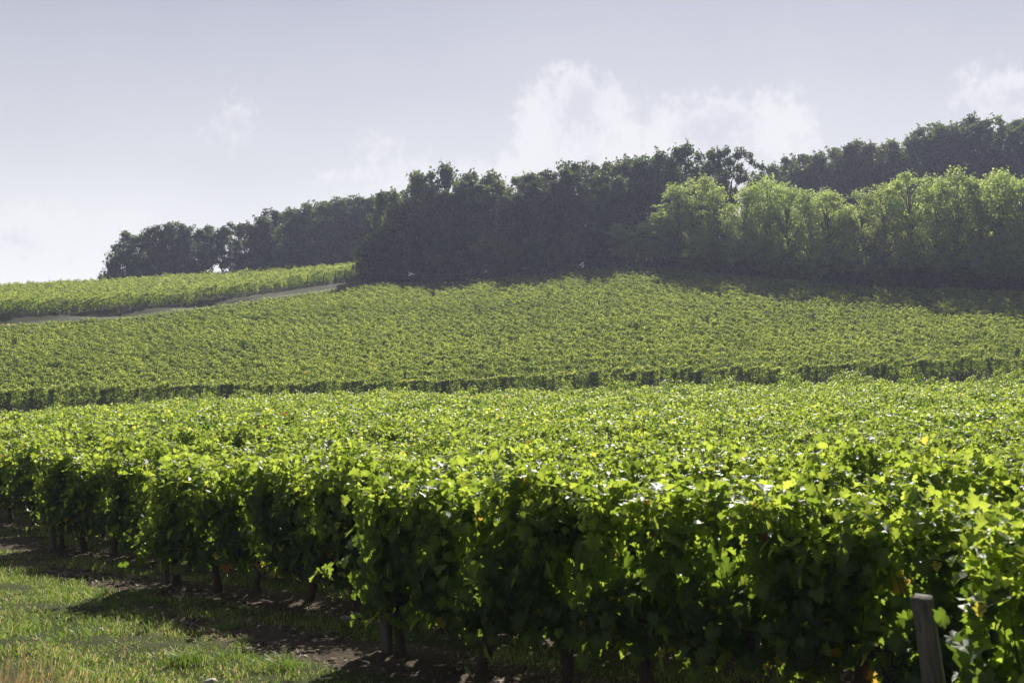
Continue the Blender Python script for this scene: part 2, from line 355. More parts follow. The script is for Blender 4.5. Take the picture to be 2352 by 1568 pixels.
def build_ground():
    def axis(lo, hi, fine_lo, fine_hi, fine, coarse, far):
        a = [np.arange(fine_lo, fine_hi, fine), np.arange(lo, fine_lo, coarse), np.arange(fine_hi, hi + coarse, coarse), np.array(far, float)]
        return np.unique(np.round(np.concatenate(a), 3))
    xs = axis(-200, 200, -9, 5, 0.14, 2.0, [-3000, -1500, -800, -400, 400, 800, 1500, 3000])
    ys = axis(-28, 428, 8, 24, 0.14, 2.0, [-2000, -500, -100, 700, 1200, 2000, 4000])
    X, Y = np.meshgrid(xs, ys)
    Zg = ground(X, Y)
    near = np.clip((45 - Y) / 15, 0, 1) * np.clip((Y - 2) / 4, 0, 1) * np.clip((30 - np.abs(X)) / 10, 0, 1)
    c = 0.6 * X + 0.8 * Y; dl = np.abs((c - C0 + 1) % 2 - 1)
    ridge = np.exp(-(dl / 0.45) ** 2) * np.clip((0.8 * X - 0.6 * Y - row_end(c) + 3) / 2, 0, 1)
    Zg = Zg + near * (0.035 * vnoise(X * 1.1, Y * 1.1, 1) + 0.02 * vnoise(X * 3.1, Y * 3.1, 2) + 0.013 * vnoise(X * 7.7, Y * 7.7, 3) * (0.4 + ridge) + 0.05 * ridge)
    out = (np.abs(X) > 210) | (Y > 430); Zg = np.where(out, Zg - 6, Zg)
    nx = len(xs); ny = len(ys); idx = np.arange(nx * ny).reshape(ny, nx)
    q = np.stack([idx[:-1, :-1], idx[:-1, 1:], idx[1:, 1:], idx[1:, :-1]], -1).reshape(-1, 4)
    o = obj('ground', mesh_np('ground', np.column_stack([X.ravel(), Y.ravel(), Zg.ravel()]), None, q, None, M['ground'], True))
    tag(o, kind='structure')
build_ground()

# farm track between the hillside vineyard and the upper field / wood
M['track'] = solid_mat('dry_track', (0.052, 0.066, 0.026), (0.105, 0.112, 0.055), 0.9, 0.95, 0.5, bscale=3)
def build_track():
    line = [(-700, 145), (-300, 148), (0, 153.3), (150, 157.5), (300, 161.8), (500, 171.6), (700, 181), (870, 189), (1000, 190), (1176, 191.5), (1330, 191), (1450, 189)]
    P = np.array([((p - 1176) / F * D, D) for p, D in line])
    t = np.concatenate([[0], np.cumsum(np.linalg.norm(np.diff(P, axis=0), axis=1))]); tt = np.arange(0, t[-1], 0.8)
    Q = np.column_stack([np.interp(tt, t, P[:, 0]), np.interp(tt, t, P[:, 1])])
    T = unit(np.gradient(Q, axis=0)); N = np.column_stack([-T[:, 1], T[:, 0]])
    offs = np.linspace(-1.3, 1.3, 7)
    wd = 1 + 0.35 * vnoise(tt * 0.35, tt * 0 + 3.3, 12)
    G = Q[:, None] + N[:, None] * offs[None, :, None] * wd[:, None, None]
    Z = ground(G[..., 0], G[..., 1]) + 0.07
    V = np.concatenate([G, Z[..., None]], -1).reshape(-1, 3); n, k = Z.shape; idx = np.arange(n * k).reshape(n, k)
    q = np.stack([idx[:-1, :-1], idx[:-1, 1:], idx[1:, 1:], idx[1:, :-1]], -1).reshape(-1, 4)
    tag(obj('track', mesh_np('track', V, None, q, None, M['track'], True)), kind='structure')
build_track()

# ------------------------------------------------------------------ grapevines
def canopy_points(r_, n, L=0.56, zlo=0.48, zhi=1.72, lump=None, top_bias=0.28):
    """leaf positions, outward directions for one vine's share of the hedge; local x runs along the row"""
    x = r_.uniform(-L, L, n)
    kind = r_.random(n)
    ph = r_.uniform(0, 6.28, 4)
    topz = zhi + 0.09 * np.sin(x * 5 + ph[0]) + 0.06 * np.sin(x * 11 + ph[1])
    botz = zlo + 0.10 * np.sin(x * 6 + ph[2]) + 0.05 * np.sin(x * 13 + ph[3])
    side = np.where(r_.random(n) < 0.5, -1.0, 1.0)
    h = r_.random(n) ** 0.85
    z = botz + (topz - botz) * h
    halfw = 0.30 - 0.10 * (2 * h - 1.1) ** 2 + 0.06 * np.sin(x * 7 + z * 5 + ph[1])
    y = side * halfw * r_.uniform(0.55, 1.12, n)
    out = np.column_stack([r_.normal(0, 0.35, n), side, r_.normal(0.35, 0.35, n)])
    t = kind < top_bias
    y[t] = r_.normal(0, 0.15, t.sum()); z[t] = topz[t] + r_.normal(0.02, 0.07, t.sum())
    out[t] = np.column_stack([r_.normal(0, 0.5, t.sum()), r_.normal(0, 0.5, t.sum()), np.ones(t.sum())])
    i = kind > 0.80
    y[i] = r_.normal(0, 0.13, i.sum())
    return np.column_stack([x, y, z]), unit(out), t
def leaf_frames(r_, out, top):
    n = len(out)
    nor = unit(out + r_.normal(0, 0.42, (n, 3)))
    tip = np.column_stack([r_.normal(0, 0.5, n), r_.normal(0, 0.3, n), -np.ones(n)]) + 0.4 * out
    tip[top] = np.column_stack([r_.normal(0, 1, top.sum()), r_.normal(0, 1, top.sum()), r_.normal(-0.3, 0.4, top.sum())])
    tip = unit(tip - nor * np.sum(tip * nor, 1, keepdims=True))
    return tip, nor
def vine_foliage(seed):
    """one vine's canes and leaves: leaves sit along upright canes, thin out in hollows, and loose shoots leave the hedge"""
    r_ = np.random.default_rng(seed); A = Acc(); dens = r_.uniform(0.75, 1.2)
    pos, out, young = [], [], []
    ncane = int(r_.integers(13, 18))
    for k in range(ncane):
        b = np.array([r_.uniform(-0.46, 0.46), r_.normal(0, 0.03), 0.60]); L = r_.uniform(0.9, 1.22)
        if r_.random() < 0.15: L *= 1.14
        arch = r_.normal(0, 0.20, 2) * (1, 1.0); t = np.linspace(0, 1, 9)
        P = b + np.column_stack([arch[0] * t ** 2, arch[1] * t ** 1.5 + 0.06 * np.sin(t * 5 + k), L * t - 0.10 * np.maximum(t - 0.75, 0) * 4 * abs(arch[1]) * 3])
        A.tube(P, np.linspace(0.006, 0.002, 9), 4)
        m = int(76 * dens); tt = r_.random(m) ** 0.9; c = np.column_stack([np.interp(tt, t, P[:, i]) for i in range(3)])
        ang = r_.uniform(0, 6.283, m); side = np.where(r_.random(m) < 0.5, -1, 1)
        d = unit(np.column_stack([0.55 * np.cos(ang), side * r_.uniform(0.4, 1.1, m), r_.normal(0.15, 0.35, m)]))
        pos.append(c + d * r_.uniform(0.05, 0.27, m)[:, None] * (1 - 0.35 * tt)[:, None]); out.append(d + (0, 0, 0.35) + np.column_stack([np.zeros((m, 2)), 0.9 * tt ** 3])); young.append(tt)
    # low leaves hanging round the fruit zone
    m = int(150 * dens); p = np.column_stack([r_.uniform(-0.55, 0.55, m), r_.normal(0, 0.17, m), r_.uniform(0.40, 0.85, m)]); pos.append(p)
    out.append(np.column_stack([r_.normal(0, 0.4, m), np.sign(p[:, 1]), r_.normal(0.3, 0.3, m)])); young.append(np.full(m, 0.1))
    # dark leaves added inside the hedge to block sun and deepen its shade
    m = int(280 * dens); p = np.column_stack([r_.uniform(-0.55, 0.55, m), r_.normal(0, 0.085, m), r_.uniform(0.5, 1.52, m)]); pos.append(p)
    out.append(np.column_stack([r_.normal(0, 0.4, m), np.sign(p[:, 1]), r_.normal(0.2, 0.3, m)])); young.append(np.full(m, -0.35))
    # crest of the hedge
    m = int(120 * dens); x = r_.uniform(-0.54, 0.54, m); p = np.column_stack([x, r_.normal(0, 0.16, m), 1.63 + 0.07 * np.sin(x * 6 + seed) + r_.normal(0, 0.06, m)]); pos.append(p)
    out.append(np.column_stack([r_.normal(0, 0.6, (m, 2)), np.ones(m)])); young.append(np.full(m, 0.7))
    # loose shoots
    for k in range(int(r_.integers(6, 11))):
        if r_.random() < 0.5: b = np.array([r_.uniform(-0.5, 0.5), r_.normal(0, 0.12), r_.uniform(1.45, 1.7)]); dr = unit(np.array([r_.normal(0, 0.5), r_.normal(0, 0.5), r_.uniform(0.5, 1.0)]))
        else: sd = r_.choice([-1, 1]); b = np.array([r_.uniform(-0.5, 0.5), 0.2 * sd, r_.uniform(0.9, 1.6)]); dr = unit(np.array([r_.normal(0, 0.4), sd * 0.8, r_.uniform(-0.4, 0.3)]))
        ln = r_.uniform(0.22, 0.5); q = np.linspace(0, 1, 6)[:, None]; P = b + dr * ln * q + np.array([0, 0, -0.16]) * q * q
        A.tube(P, np.linspace(0.004, 0.0015, 6), 4)
        m = 9; tt = np.linspace(0.2, 1, m); c = np.column_stack([np.interp(tt, q[:, 0], P[:, i]) for i in range(3)])
        pos.append(c + r_.normal(0, 0.045, (m, 3))); out.append(dr * 0.3 + r_.normal(0, 0.5, (m, 3)) + (0, 0, 0.5)); young.append(0.55 + 0.45 * tt)
    pos = np.vstack(pos); out = unit(np.vstack(out)); young = np.concatenate(young); keep = np.ones(len(pos), bool)
    for k in range(int(r_.integers(2, 5))):           # hollows
        c = np.array([r_.uniform(-0.5, 0.5), 0, r_.uniform(0.6, 1.4)]); rd = np.array([r_.uniform(0.10, 0.2), 9, r_.uniform(0.12, 0.28)])
        keep &= ~((np.sum(((pos - c) / rd) ** 2, 1) < 1) & (r_.random(len(pos)) < 0.85))
    pos, out, young = pos[keep], out[keep], young[keep]; m = len(pos)
    tip, nor = leaf_frames(r_, out, pos[:, 2] > 1.6)
    size = np.clip(r_.normal(0.091, 0.032, m) * (1.08 - 0.35 * np.maximum(young, 0) ** 2), 0.04, 0.19)
    rn = np.clip(0.50 * r_.random(m) + 0.40 * young + r_.normal(0, 0.08, m), 0, 0.975)  # young leaves paler; also paints sunlit crest and shaded inside into leaf colour
    w = r_.random(m) < np.where(pos[:, 2] < 0.75, 0.03, 0.004); rn[w] = r_.uniform(0.99, 1.0, w.sum())
    part = r_.integers(0, 4, m)
    for k in range(4):
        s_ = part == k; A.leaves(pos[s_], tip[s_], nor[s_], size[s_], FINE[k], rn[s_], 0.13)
    return A.mesh('vine_foliage', M['vine_leaf'])
def vine_trunk(seed):
    r_ = np.random.default_rng(seed); A = Acc(); k = 9
    t = np.linspace(0, 1, k); bend = r_.normal(0, 0.07, 2)
    P = np.column_stack([bend[0] * np.sin(t * 3.1) + 0.02 * np.sin(t * 9 + seed), bend[1] * np.sin(t * 2.6), -0.08 + t * 0.72])
    rad = 0.060 - 0.020 * t + 0.010 * np.sin(t * 11 + seed) + 0.028 * np.exp(-t * 9) + 0.014 * np.exp(-((t - 0.95) / 0.1) ** 2)
    A.tube(P, rad, 9)
    for sx in (-1, 1):
        q = np.linspace(0, 1, 6)
        B = np.column_stack([P[-1, 0] + sx * 0.46 * q, P[-1, 1] * (1 - q) + 0.02 * np.sin(q * 6 + seed), P[-1, 2] - 0.02 + 0.08 * np.sin(q * 1.6)])
        A.tube(B, np.linspace(0.032, 0.012, 6), 7)
    return A.mesh('vine_trunk', M['bark'], True)
def ico(sub=1):
    import bmesh
    bm = bmesh.new(); bmesh.ops.create_icosphere(bm, subdivisions=sub, radius=1.0)
    V = np.array([v.co[:] for v in bm.verts]); T = np.array([[v.index for v in f.verts] for f in bm.faces]); bm.free(); return V, T
IV, IT = ico(1)
def grape_mesh(seed):
    r_ = np.random.default_rng(seed); A = Acc()
    A.tube([(0, 0, 0.06), (0.005, 0, 0.0), (0, 0, -0.12)], [0.004, 0.004, 0.002], 4)
    for k in range(52):
        t = r_.random() ** 0.8; rr = 0.055 * (1 - t) ** 0.6 + 0.006; a = r_.uniform(0, 6.28)
        c = np.array([rr * math.cos(a), rr * math.sin(a), -0.01 - 0.17 * t]); A.add(IV * r_.uniform(0.0085, 0.0115) + c, IT)
    return A.mesh('grape_bunch', M['grape'], True)
FOL = [vine_foliage(100 + i) for i in range(14)]
FOL.sort(key=lambda me: -len(me.vertices))
TRK = [vine_trunk(200 + i) for i in range(6)]
GRP = [grape_mesh(300 + i) for i in range(3)]

def plan_vines():
    """every vine of the near field as (row index, number in row, x, y)"""
    L = []
    for k in range(0, 48):
        c = C0 + PITCH * k; s0 = row_end(c); j = 0; s = s0 + (0.28 if k == 0 else 0.25)
        while s < 40 + 1.0 * c:
            x, y = ROW * s + PERP * c
            ylim = 83.5 + 3.0 * math.sin(k * 2.3)
            if y < 2.5: break
            u = x / y
            if y < ylim and -0.66 < u < 0.56 and s > s0: L.append((k, j, x, y, u))
            s += 0.62 if k == 0 else 0.9; j += 1
    return L
VINES = plan_vines()
inview = [v for v in VINES if -0.475 < v[4] < 0.47]
inview.sort(key=lambda v: v[3] + 0.0)
N_IND = 300
IND = set((v[0], v[1]) for v in inview[:N_IND])
# the margin vines just outside the frame but close still stand as individuals only if near (they cast shade)
ORD = ['leading', 'first', 'second', 'third', 'fourth', 'fifth', 'sixth', 'seventh', 'eighth', 'ninth', 'tenth', 'eleventh', 'twelfth', 'thirteenth', 'fourteenth', 'fifteenth', 'sixteenth', 'seventeenth', 'eighteenth', 'nineteenth', 'twentieth']
def vine_label(k, j):
    if k == 0:
        return 'out of focus grapevine behind the leaning grey post in the lower right corner', 'grapevines of the closest row'
    if k == 1:
        if j == 0: return 'tall sunlit grapevine beside the dark square post at the end of the nearest long row', None
        if j == 1: return 'grapevine with a crooked bare trunk, next after the end vine of the nearest long row', None
        return 'shaded grapevine crossing the lower right in the nearest long row, bunches beneath', 'grapevines of the nearest long row'
    if k == 2:
        if j == 0: return 'grapevine with orange leaves at the foot, at the end post of the second row', None
        return 'grapevine along the second long row with its bare trunk over dark soil', 'grapevines of the second row'
    if k == 3:
        if j == 0: return 'end grapevine of the third row, above a grey stake at the left', None
        return 'grapevine in the third long row, behind the second row of vines', 'grapevines of the third row'
    if k == 4: return 'shaded grapevine in the fourth row that runs out of the left edge', 'grapevines of the fourth row'
    return f'green grapevine showing its sunlit top in the {ORD[k]} row from the grass headland', f'grapevines of the {ORD[k]} row'
ROT = math.atan2(-0.6, 0.8)
def place_vines():
    r_ = np.random.default_rng(77); n = 0
    for (k, j, x, y, u) in VINES:
        if (k, j) not in IND and not (y < 13 and k <= 3): continue
        z = float(ground(x, y)); flip = r_.random() < 0.5
        root = empty('grapevine', (x, y, z), ROT + (math.pi if flip else 0) + r_.normal(0, 0.03))
        sc = r_.uniform(0.95, 1.05); hz = 1.0 + 0.035 * math.sin(j * 1.7 + k) + r_.normal(0, 0.05)
        lab, grp = vine_label(k, j); tag(root, lab, 'grapevine', grp)
        f = obj('foliage', FOL[r_.integers(4) if k == 0 or j == 0 else r_.integers(len(FOL))], root); f.scale = (1.0, sc * r_.uniform(0.9, 1.2), (0.98 if k == 0 else hz))
        t = obj('trunk', TRK[r_.integers(len(TRK))], root); t.rotation_euler = (0, 0, r_.choice([0, math.pi])); t.scale = (1, 1, 1)
        if k <= 3:
            for q in range(r_.integers(2, 5) if k < 3 else 2):
                b = obj('grape_bunch', GRP[r_.integers(3)], root); b.location = (r_.uniform(-0.4, 0.4), r_.choice([-1, 1]) * r_.uniform(0.06, 0.22), r_.uniform(0.52, 0.72))
                b.rotation_euler = (r_.normal(0, 0.12), r_.normal(0, 0.12), r_.uniform(0, 6)); sc2 = r_.uniform(0.95, 1.3); b.scale = (sc2,) * 3
        n += 1
    return n
place_vines()

def bulk_vines(name, pts, angs, n_leaf, size, tmpl, mat, seed, zlo=0.5, zhi=1.72, L=0.56, hvar=0.07, top_bias=0.35, trunks=True, wscale=1.0, dome=0.0, tone=1.0, hollow=0.45, patch=0.0, hmul=None):
    r_ = np.random.default_rng(seed); A = Acc(); pts = np.asarray(pts); N = len(pts)
    P, O, T = canopy_points(r_, N * n_leaf, L, zlo, zhi, None, top_bias)
    P = P.reshape(N, n_leaf, 3); O = O.reshape(N, n_leaf, 3); T = T.reshape(N, n_leaf)
    if dome: P[..., 2] -= dome * (P[..., 0] / L) ** 2 * np.clip(P[..., 2] / zhi, 0, 1)
    hs = (1 + hvar * r_.normal(0, 1, N)) * (1 if hmul is None else hmul); P = P.copy(); P[..., 2] *= hs[:, None]; P[..., 1] *= wscale * (1 + 0.15 * r_.normal(0, 1, N))[:, None]
    ca, sa = np.cos(angs)[:, None], np.sin(angs)[:, None]
    def rot(V): return np.stack([V[..., 0] * ca - V[..., 1] * sa, V[..., 0] * sa + V[..., 1] * ca, V[..., 2]], -1)
    Pw = rot(P) + pts[:, None, :]; Ow = rot(O)
    pos = Pw.reshape(-1, 3); out = Ow.reshape(-1, 3); top = T.reshape(-1)
    hk = np.repeat(r_.uniform(0.0, hollow, N), n_leaf); kp = r_.random(len(pos)) > hk
    pos, out, top = pos[kp], out[kp], top[kp]
    tip, nor = leaf_frames(r_, out, top); m = len(pos)
    sz = np.clip(r_.normal(size, size * 0.28, m), size * 0.5, size * 1.5)
    vr = np.repeat(r_.normal(0, 0.12, N) + patch * (vnoise(pts[:, 0] / 17 + 3, pts[:, 1] / 9, 31) + 0.6 * vnoise(pts[:, 0] / 6, pts[:, 1] / 4, 32)), n_leaf)[kp]; rn = np.clip(r_.random(m) ** 1.3 * 0.62 + 0.36 * top + 0.02 + vr * tone, 0, 0.975); w = r_.random(m) < 0.004; rn[w] = r_.uniform(0.99, 1, w.sum())  # crest leaves get a paler colour, painting sunlit tops over dark faces
    A.leaves(pos, tip, nor, sz, tmpl, rn)
    me = A.mesh(name, mat)
    if trunks:
        B = Acc()
        for p in pts: B.tube([p + (0, 0, -0.05), p + (0.02, 0.01, 0.35), p + (0, 0, 0.75)], [0.055, 0.04, 0.03], 4, False)
        me.materials.append(M['bark'])
        V2 = np.vstack(B.V); Q2 = np.vstack(B.Q)
        Vt = np.vstack([np.vstack(A.V), V2]); Rt = np.concatenate(A.Rn + [np.zeros(len(V2))])
        me = mesh_np(name, Vt, np.vstack(A.T), Q2 + A.n, Rt, mat); me.materials.append(M['bark'])
        mi = np.zeros(len(me.polygons), np.int32); mi[len(np.vstack(A.T)):] = 1; me.polygons.foreach_set('material_index', mi)
    return obj(name, me)
def near_rest():
    near, far, first = [], [], {}
    for (k, j, x, y, u) in VINES:
        if (k, j) in IND or (y < 13 and k <= 3): continue
        if u < -0.60 or u > 0.52: continue
        first.setdefault(k, j); q = j - first[k]
        hm = (1.34, 1.28, 1.14)[q] if q < 3 and k >= 33 and y > 74 else 1.0
        (near if y < 50 else far).append((x, y, float(ground(x, y)), hm))
    return np.array(near), np.array(far)
pn, pf = near_rest(); hmul_ = np.concatenate([pn[:, 3], pf[:, 3]]); pn, pf = pn[:, :3], pf[:, :3]
print('vines', len(VINES), 'individual', len(IND), 'rest', len(pn), len(pf))
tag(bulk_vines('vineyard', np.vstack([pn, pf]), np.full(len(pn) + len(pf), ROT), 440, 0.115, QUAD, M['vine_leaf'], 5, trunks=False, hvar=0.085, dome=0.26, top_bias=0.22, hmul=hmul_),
    'remaining green vines of the front field stretching back to the valley', 'vineyard', None, 'stuff')

# hillside block: rows nearly level across the slope
EDGE = [(-700, 134), (-300, 138), (0, 139.0), (300, 148.8), (500, 158.8), (870, 177.5), (1000, 181), (1176, 183), (1450, 183), (1700, 173), (2000, 161), (2352, 151), (2950, 146)]
def edge_D(px): return np.interp(px, [e[0] for e in EDGE], [e[1] for e in EDGE])
def hillside():
    r_ = np.random.default_rng(9); front, rest = [], []
    k = 0; yy = 105.0
    while yy < 212:
        for x in np.arange(-82, 82, 0.92) + r_.uniform(0, 0.92):
            y = yy + 0.045 * x + 1.2 * math.sin(x * 0.02 + k * 0.05) - 0.36 * max(0.0, -(x + 5)) * (yy - 105) / 60 + r_.normal(0, 0.03)
            px = x / y * F + 1176
            if px < -260 or px > 2600 or y > edge_D(px) - 1.6: continue
            if k > 0 and r_.random() < 0.035: continue
            (front if k == 0 else rest).append((x + r_.normal(0, 0.16), y, float(ground(x, y))))
        yy += 2.55; k += 1
    for px in np.arange(-260, 2600, 13.0):               # border row along the track
        y = edge_D(px); x = (px - 1176) / F * y; rest.append((x, y, float(ground(x, y))))
    return np.array(front), np.array(rest)
hf, hr = hillside(); print('hillside', len(hf), len(hr))
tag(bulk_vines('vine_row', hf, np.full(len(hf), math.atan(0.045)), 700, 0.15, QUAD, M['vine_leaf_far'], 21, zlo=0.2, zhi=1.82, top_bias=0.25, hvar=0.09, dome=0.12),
    'dark hedge-like row of vines along the foot of the hillside, across the whole width', 'vine row')
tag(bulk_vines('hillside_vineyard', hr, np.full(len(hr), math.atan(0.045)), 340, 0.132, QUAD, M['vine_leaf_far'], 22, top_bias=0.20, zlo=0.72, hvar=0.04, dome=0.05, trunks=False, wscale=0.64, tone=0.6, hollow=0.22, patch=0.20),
    'sunlit vines in level rows covering the slope below the wood', 'vineyard', None, 'stuff')
def upper_field():
    r_ = np.random.default_rng(10); front, rest = [], []
    base = [(-700, 153), (-300, 155), (0, 160.5), (300, 168.5), (500, 178.5), (700, 192), (860, 209)]
    BX = np.array([(p - 1176) / F * D for p, D in base]); BY = np.array([D for _, D in base])
    for k in range(34):
        off = k * 2.0
        for x in np.arange(-130, -18, 0.95):
            y = float(np.interp(x, BX, BY)) + off + r_.normal(0, 0.06)
            px = x / y * F + 1176
            if px < -300 or px > 862 - 0.6 * k or y > 262: continue
            if r_.random() < 0.04: continue
            (front if k == 0 else rest).append((x, y, float(ground(x, y))))
    return np.array(front), np.array(rest)
uf, ur = upper_field(); print('upper', len(uf), len(ur))
tag(bulk_vines('vine_row', uf, np.full(len(uf), 0.25), 420, 0.16, QUAD, M['vine_leaf_far'], 31, zlo=0.3, zhi=1.9, hvar=0.12),
    'lowest row of the upper left field, shaded side above the bank', 'vine row')
tag(bulk_vines('upper_vineyard', ur, np.full(len(ur), 0.25), 240, 0.15, QUAD, M['vine_leaf_far'], 32, top_bias=0.2, zlo=0.7, hvar=0.12, dome=0.34, trunks=False, zhi=1.85),
    'pale green vines of the upper field under the skyline at the left', 'vineyard', None, 'stuff')

# ------------------------------------------------------------------ posts and wires of the near field
def post_mesh(w=0.075, h=1.5, seed=0):
    r_ = np.random.default_rng(seed); A = Acc(); zs = np.array([-0.15, 0.0, 0.3, 0.7, 1.1, h - 0.02, h]); b = 0.18
    prof = np.array([(-1 + b, -1), (1 - b, -1), (1, -1 + b), (1, 1 - b), (1 - b, 1), (-1 + b, 1), (-1, 1 - b), (-1, -1 + b)]) * w / 2
    V = []
    for i, z in enumerate(zs):
        s = 1.05 - 0.06 * z + r_.normal(0, 0.02); s *= 0.93 if i == len(zs) - 1 else 1
        for p in prof: V.append((p[0] * s + r_.normal(0, 0.0015), p[1] * s + r_.normal(0, 0.0015), z + (r_.normal(0, 0.008) if i >= 5 else 0)))
    k = 8; q = [(i * k + j, i * k + (j + 1) % k, (i + 1) * k + (j + 1) % k, (i + 1) * k + j) for i in range(len(zs) - 1) for j in range(k)]
    top = (len(zs) - 1) * k; V.append((0, 0, h + 0.004)); t = [(len(V) - 1, top + j, top + (j + 1) % k) for j in range(k)]
    A.add(V, t, q); return A.mesh('vine_post', M['post'])
PST = [post_mesh(0.085, 1.55, 1), post_mesh(0.07, 1.6, 2), post_mesh(0.105, 1.32, 3)]
POST_LAB = {0: 'leaning grey wooden post with a weathered top, out of focus at lower right', 1: 'dark square post at the end of the nearest long row beside a thick trunk',
            2: 'slim wooden post at the end of the second row, over orange leaves', 3: 'grey stake at the end of the third row near the left edge'}
for k in range(0, 8):
    c = C0 + PITCH * k; s0 = row_end(c)
    for j in range(0, 9):
        s = s0 + ((-0.30 if k == 0 else 0.02) if j == 0 else j * 5.4 + 0.15); x, y = ROW * s + PERP * c
        if y < 3 or not -0.48 < x / y < 0.47: continue
        if j and k == 0: continue
        o = obj('vine_post', PST[2 if (k == 0 and j == 0) else (0 if j == 0 else 1)], None, (x, y, float(ground(x, y))))
        o.rotation_euler = (R(2), R(-7) if k == 0 else R(-2 if j == 0 else 1), ROT + R(8))
        if j == 0 and k in POST_LAB: tag(o, POST_LAB[k], 'post')
        else: tag(o, f'wooden post buried in the leaves of the {ORD[k]} row from the headland', 'post', f'posts inside the {ORD[k]} row')
for k in range(0, 4):
    c = C0 + PITCH * k; s0 = row_end(c); sx = np.arange(s0, s0 + (4 if k == 0 else 22), 0.9)
    P = np.array([ROW * s + PERP * c for s in sx]); P = P[P[:, 1] > 2.5]; Z = ground(P[:, 0], P[:, 1])
    A = Acc(); A.tube(np.column_stack([P, Z + 0.62 if k else Z + 0.95]), 0.0022, 5)
    tag(obj('trellis_wire', A.mesh('trellis_wire', M['wire'])), f'thin metal wire carrying the vines of the {["closest corner", "nearest long", "second", "third"][k]} row', 'wire')

# ------------------------------------------------------------------ grass, litter, stones on the headland
def grass():
    r_ = np.random.default_rng(40); n = 620000
    y = r_.uniform(8.6, 30, n); u = r_.uniform(-0.50, 0.25, n); x = u * y
    keep = r_.random(n) < np.clip(y / 24, 0.3, 1)
    x, y = x[keep], y[keep]
    c = 0.6 * x + 0.8 * y; s = 0.8 * x - 0.6 * y; dl = np.abs((c - C0 + 1) % 2 - 1) + 0.22 * vnoise(x * 1.3, y * 1.3, 5)
    e = row_end(c) - s + 1.2 * vnoise(x * 0.9, y * 0.9, 6)
    soil = (dl < 0.58) & (e < 3.0) & (c > 5.0)
    clump = vnoise(x * 2.2, y * 2.2, 7) + 0.6 * vnoise(x * 5.5, y * 5.5, 8)
    keep = np.where(soil, r_.random(len(x)) < 0.04 + 0.25 * (clump > 0.75), (clump > -0.7) | (r_.random(len(x)) < 0.6))
    inside = e < -0.3; keep &= ~(inside & (r_.random(len(x)) < 0.35))
    x, y, clump, inside = x[keep], y[keep], clump[keep], inside[keep]; n = len(x)
    z = ground(x, y) - 0.01
    h = np.clip(r_.normal(0.048, 0.024, n), 0.015, 0.16) * (1 + 0.85 * np.clip(clump, -0.35, 1.4)); w = r_.uniform(0.0025, 0.006, n)
    a = r_.uniform(0, 6.283, n); lean = r_.normal(0, 0.5, (n, 2)); d = np.column_stack([np.cos(a), np.sin(a)])
    b0 = np.column_stack([x, y, z]); side = np.column_stack([d * w[:, None], np.zeros(n)])
    mid = b0 + np.column_stack([lean * h[:, None] * 0.35, h * 0.6]); tip = b0 + np.column_stack([lean * h[:, None], h * r_.uniform(0.75, 1, n)])
    V = np.stack([b0 - side, b0 + side, mid + side * 0.75, mid - side * 0.75, tip], 1).reshape(-1, 3)
    i = np.arange(n)[:, None] * 5
    Q = i + np.array([[0, 1, 2, 3]]); T = i + np.array([[3, 2, 4]])
    rn = np.repeat(np.clip(r_.random(n) * 0.9 + 0.10 * clump * 0.5, 0, 1), 5); dry = np.repeat(r_.random(n) < 0.20 + 0.16 * np.clip(vnoise(x * 0.8, y * 0.8, 15), -1, 1), 5); rn = rn * 0.94; rn[dry] = 0.985
    tag(obj('grass', mesh_np('grass', V, T, Q, rn, M['grass_blade'])), 'short green grass on the headland and between the first rows', 'grass', None, 'stuff')
    # straw, twigs and dead leaves on the bare strips
    n = 22000; y = r_.uniform(8.6, 26, n); x = r_.uniform(-0.5, 0.35, n) * y
    c = 0.6 * x + 0.8 * y; s = 0.8 * x - 0.6 * y; dl = np.abs((c - C0 + 1) % 2 - 1); k = (dl < 0.6) & (row_end(c) - s < 3.2) & (c > 5)
    x, y = x[k], y[k]; n = len(x); z = ground(x, y) + 0.03; A = Acc()
    a = r_.uniform(0, 6.28, n); ln = r_.uniform(0.04, 0.22, n) ; w = r_.uniform(0.002, 0.005, n)
    d = np.column_stack([np.cos(a), np.sin(a), r_.normal(0, 0.12, n)]); p = np.column_stack([-np.sin(a), np.cos(a), np.zeros(n)]) * w[:, None]
    b0 = np.column_stack([x, y, z]); up = np.array([0, 0, 0.006])
    m1 = b0 + d * (ln / 2)[:, None] + p * r_.normal(0, 3, (n, 1)) + up; e1 = b0 + d * ln[:, None]
    V = np.stack([b0 - p, b0 + p, m1 + p, m1 - p, e1 + p * .5, e1 - p * .5], 1).reshape(-1, 3); i = np.arange(n)[:, None] * 6
    A.add(V, None, np.vstack([i + np.array([[0, 1, 2, 3]]), i + np.array([[3, 2, 4, 5]])]))
    q = r_.random(n) < 0.25; m = q.sum(); nor = unit(np.column_stack([r_.normal(0, .4, m), r_.normal(0, .4, m), np.ones(m)])); t = unit(np.cross(nor, r_.normal(0, 1, (m, 3))))
    A.leaves(b0[q] + (0.03, 0.02, 0.01), t, nor, r_.uniform(0.03, 0.08, m), MID, np.zeros(m))
    tag(obj('litter', A.mesh('litter', M['litter'])), 'straw, twigs and dead leaves lying on the bare soil strips', 'litter', None, 'stuff')
grass()
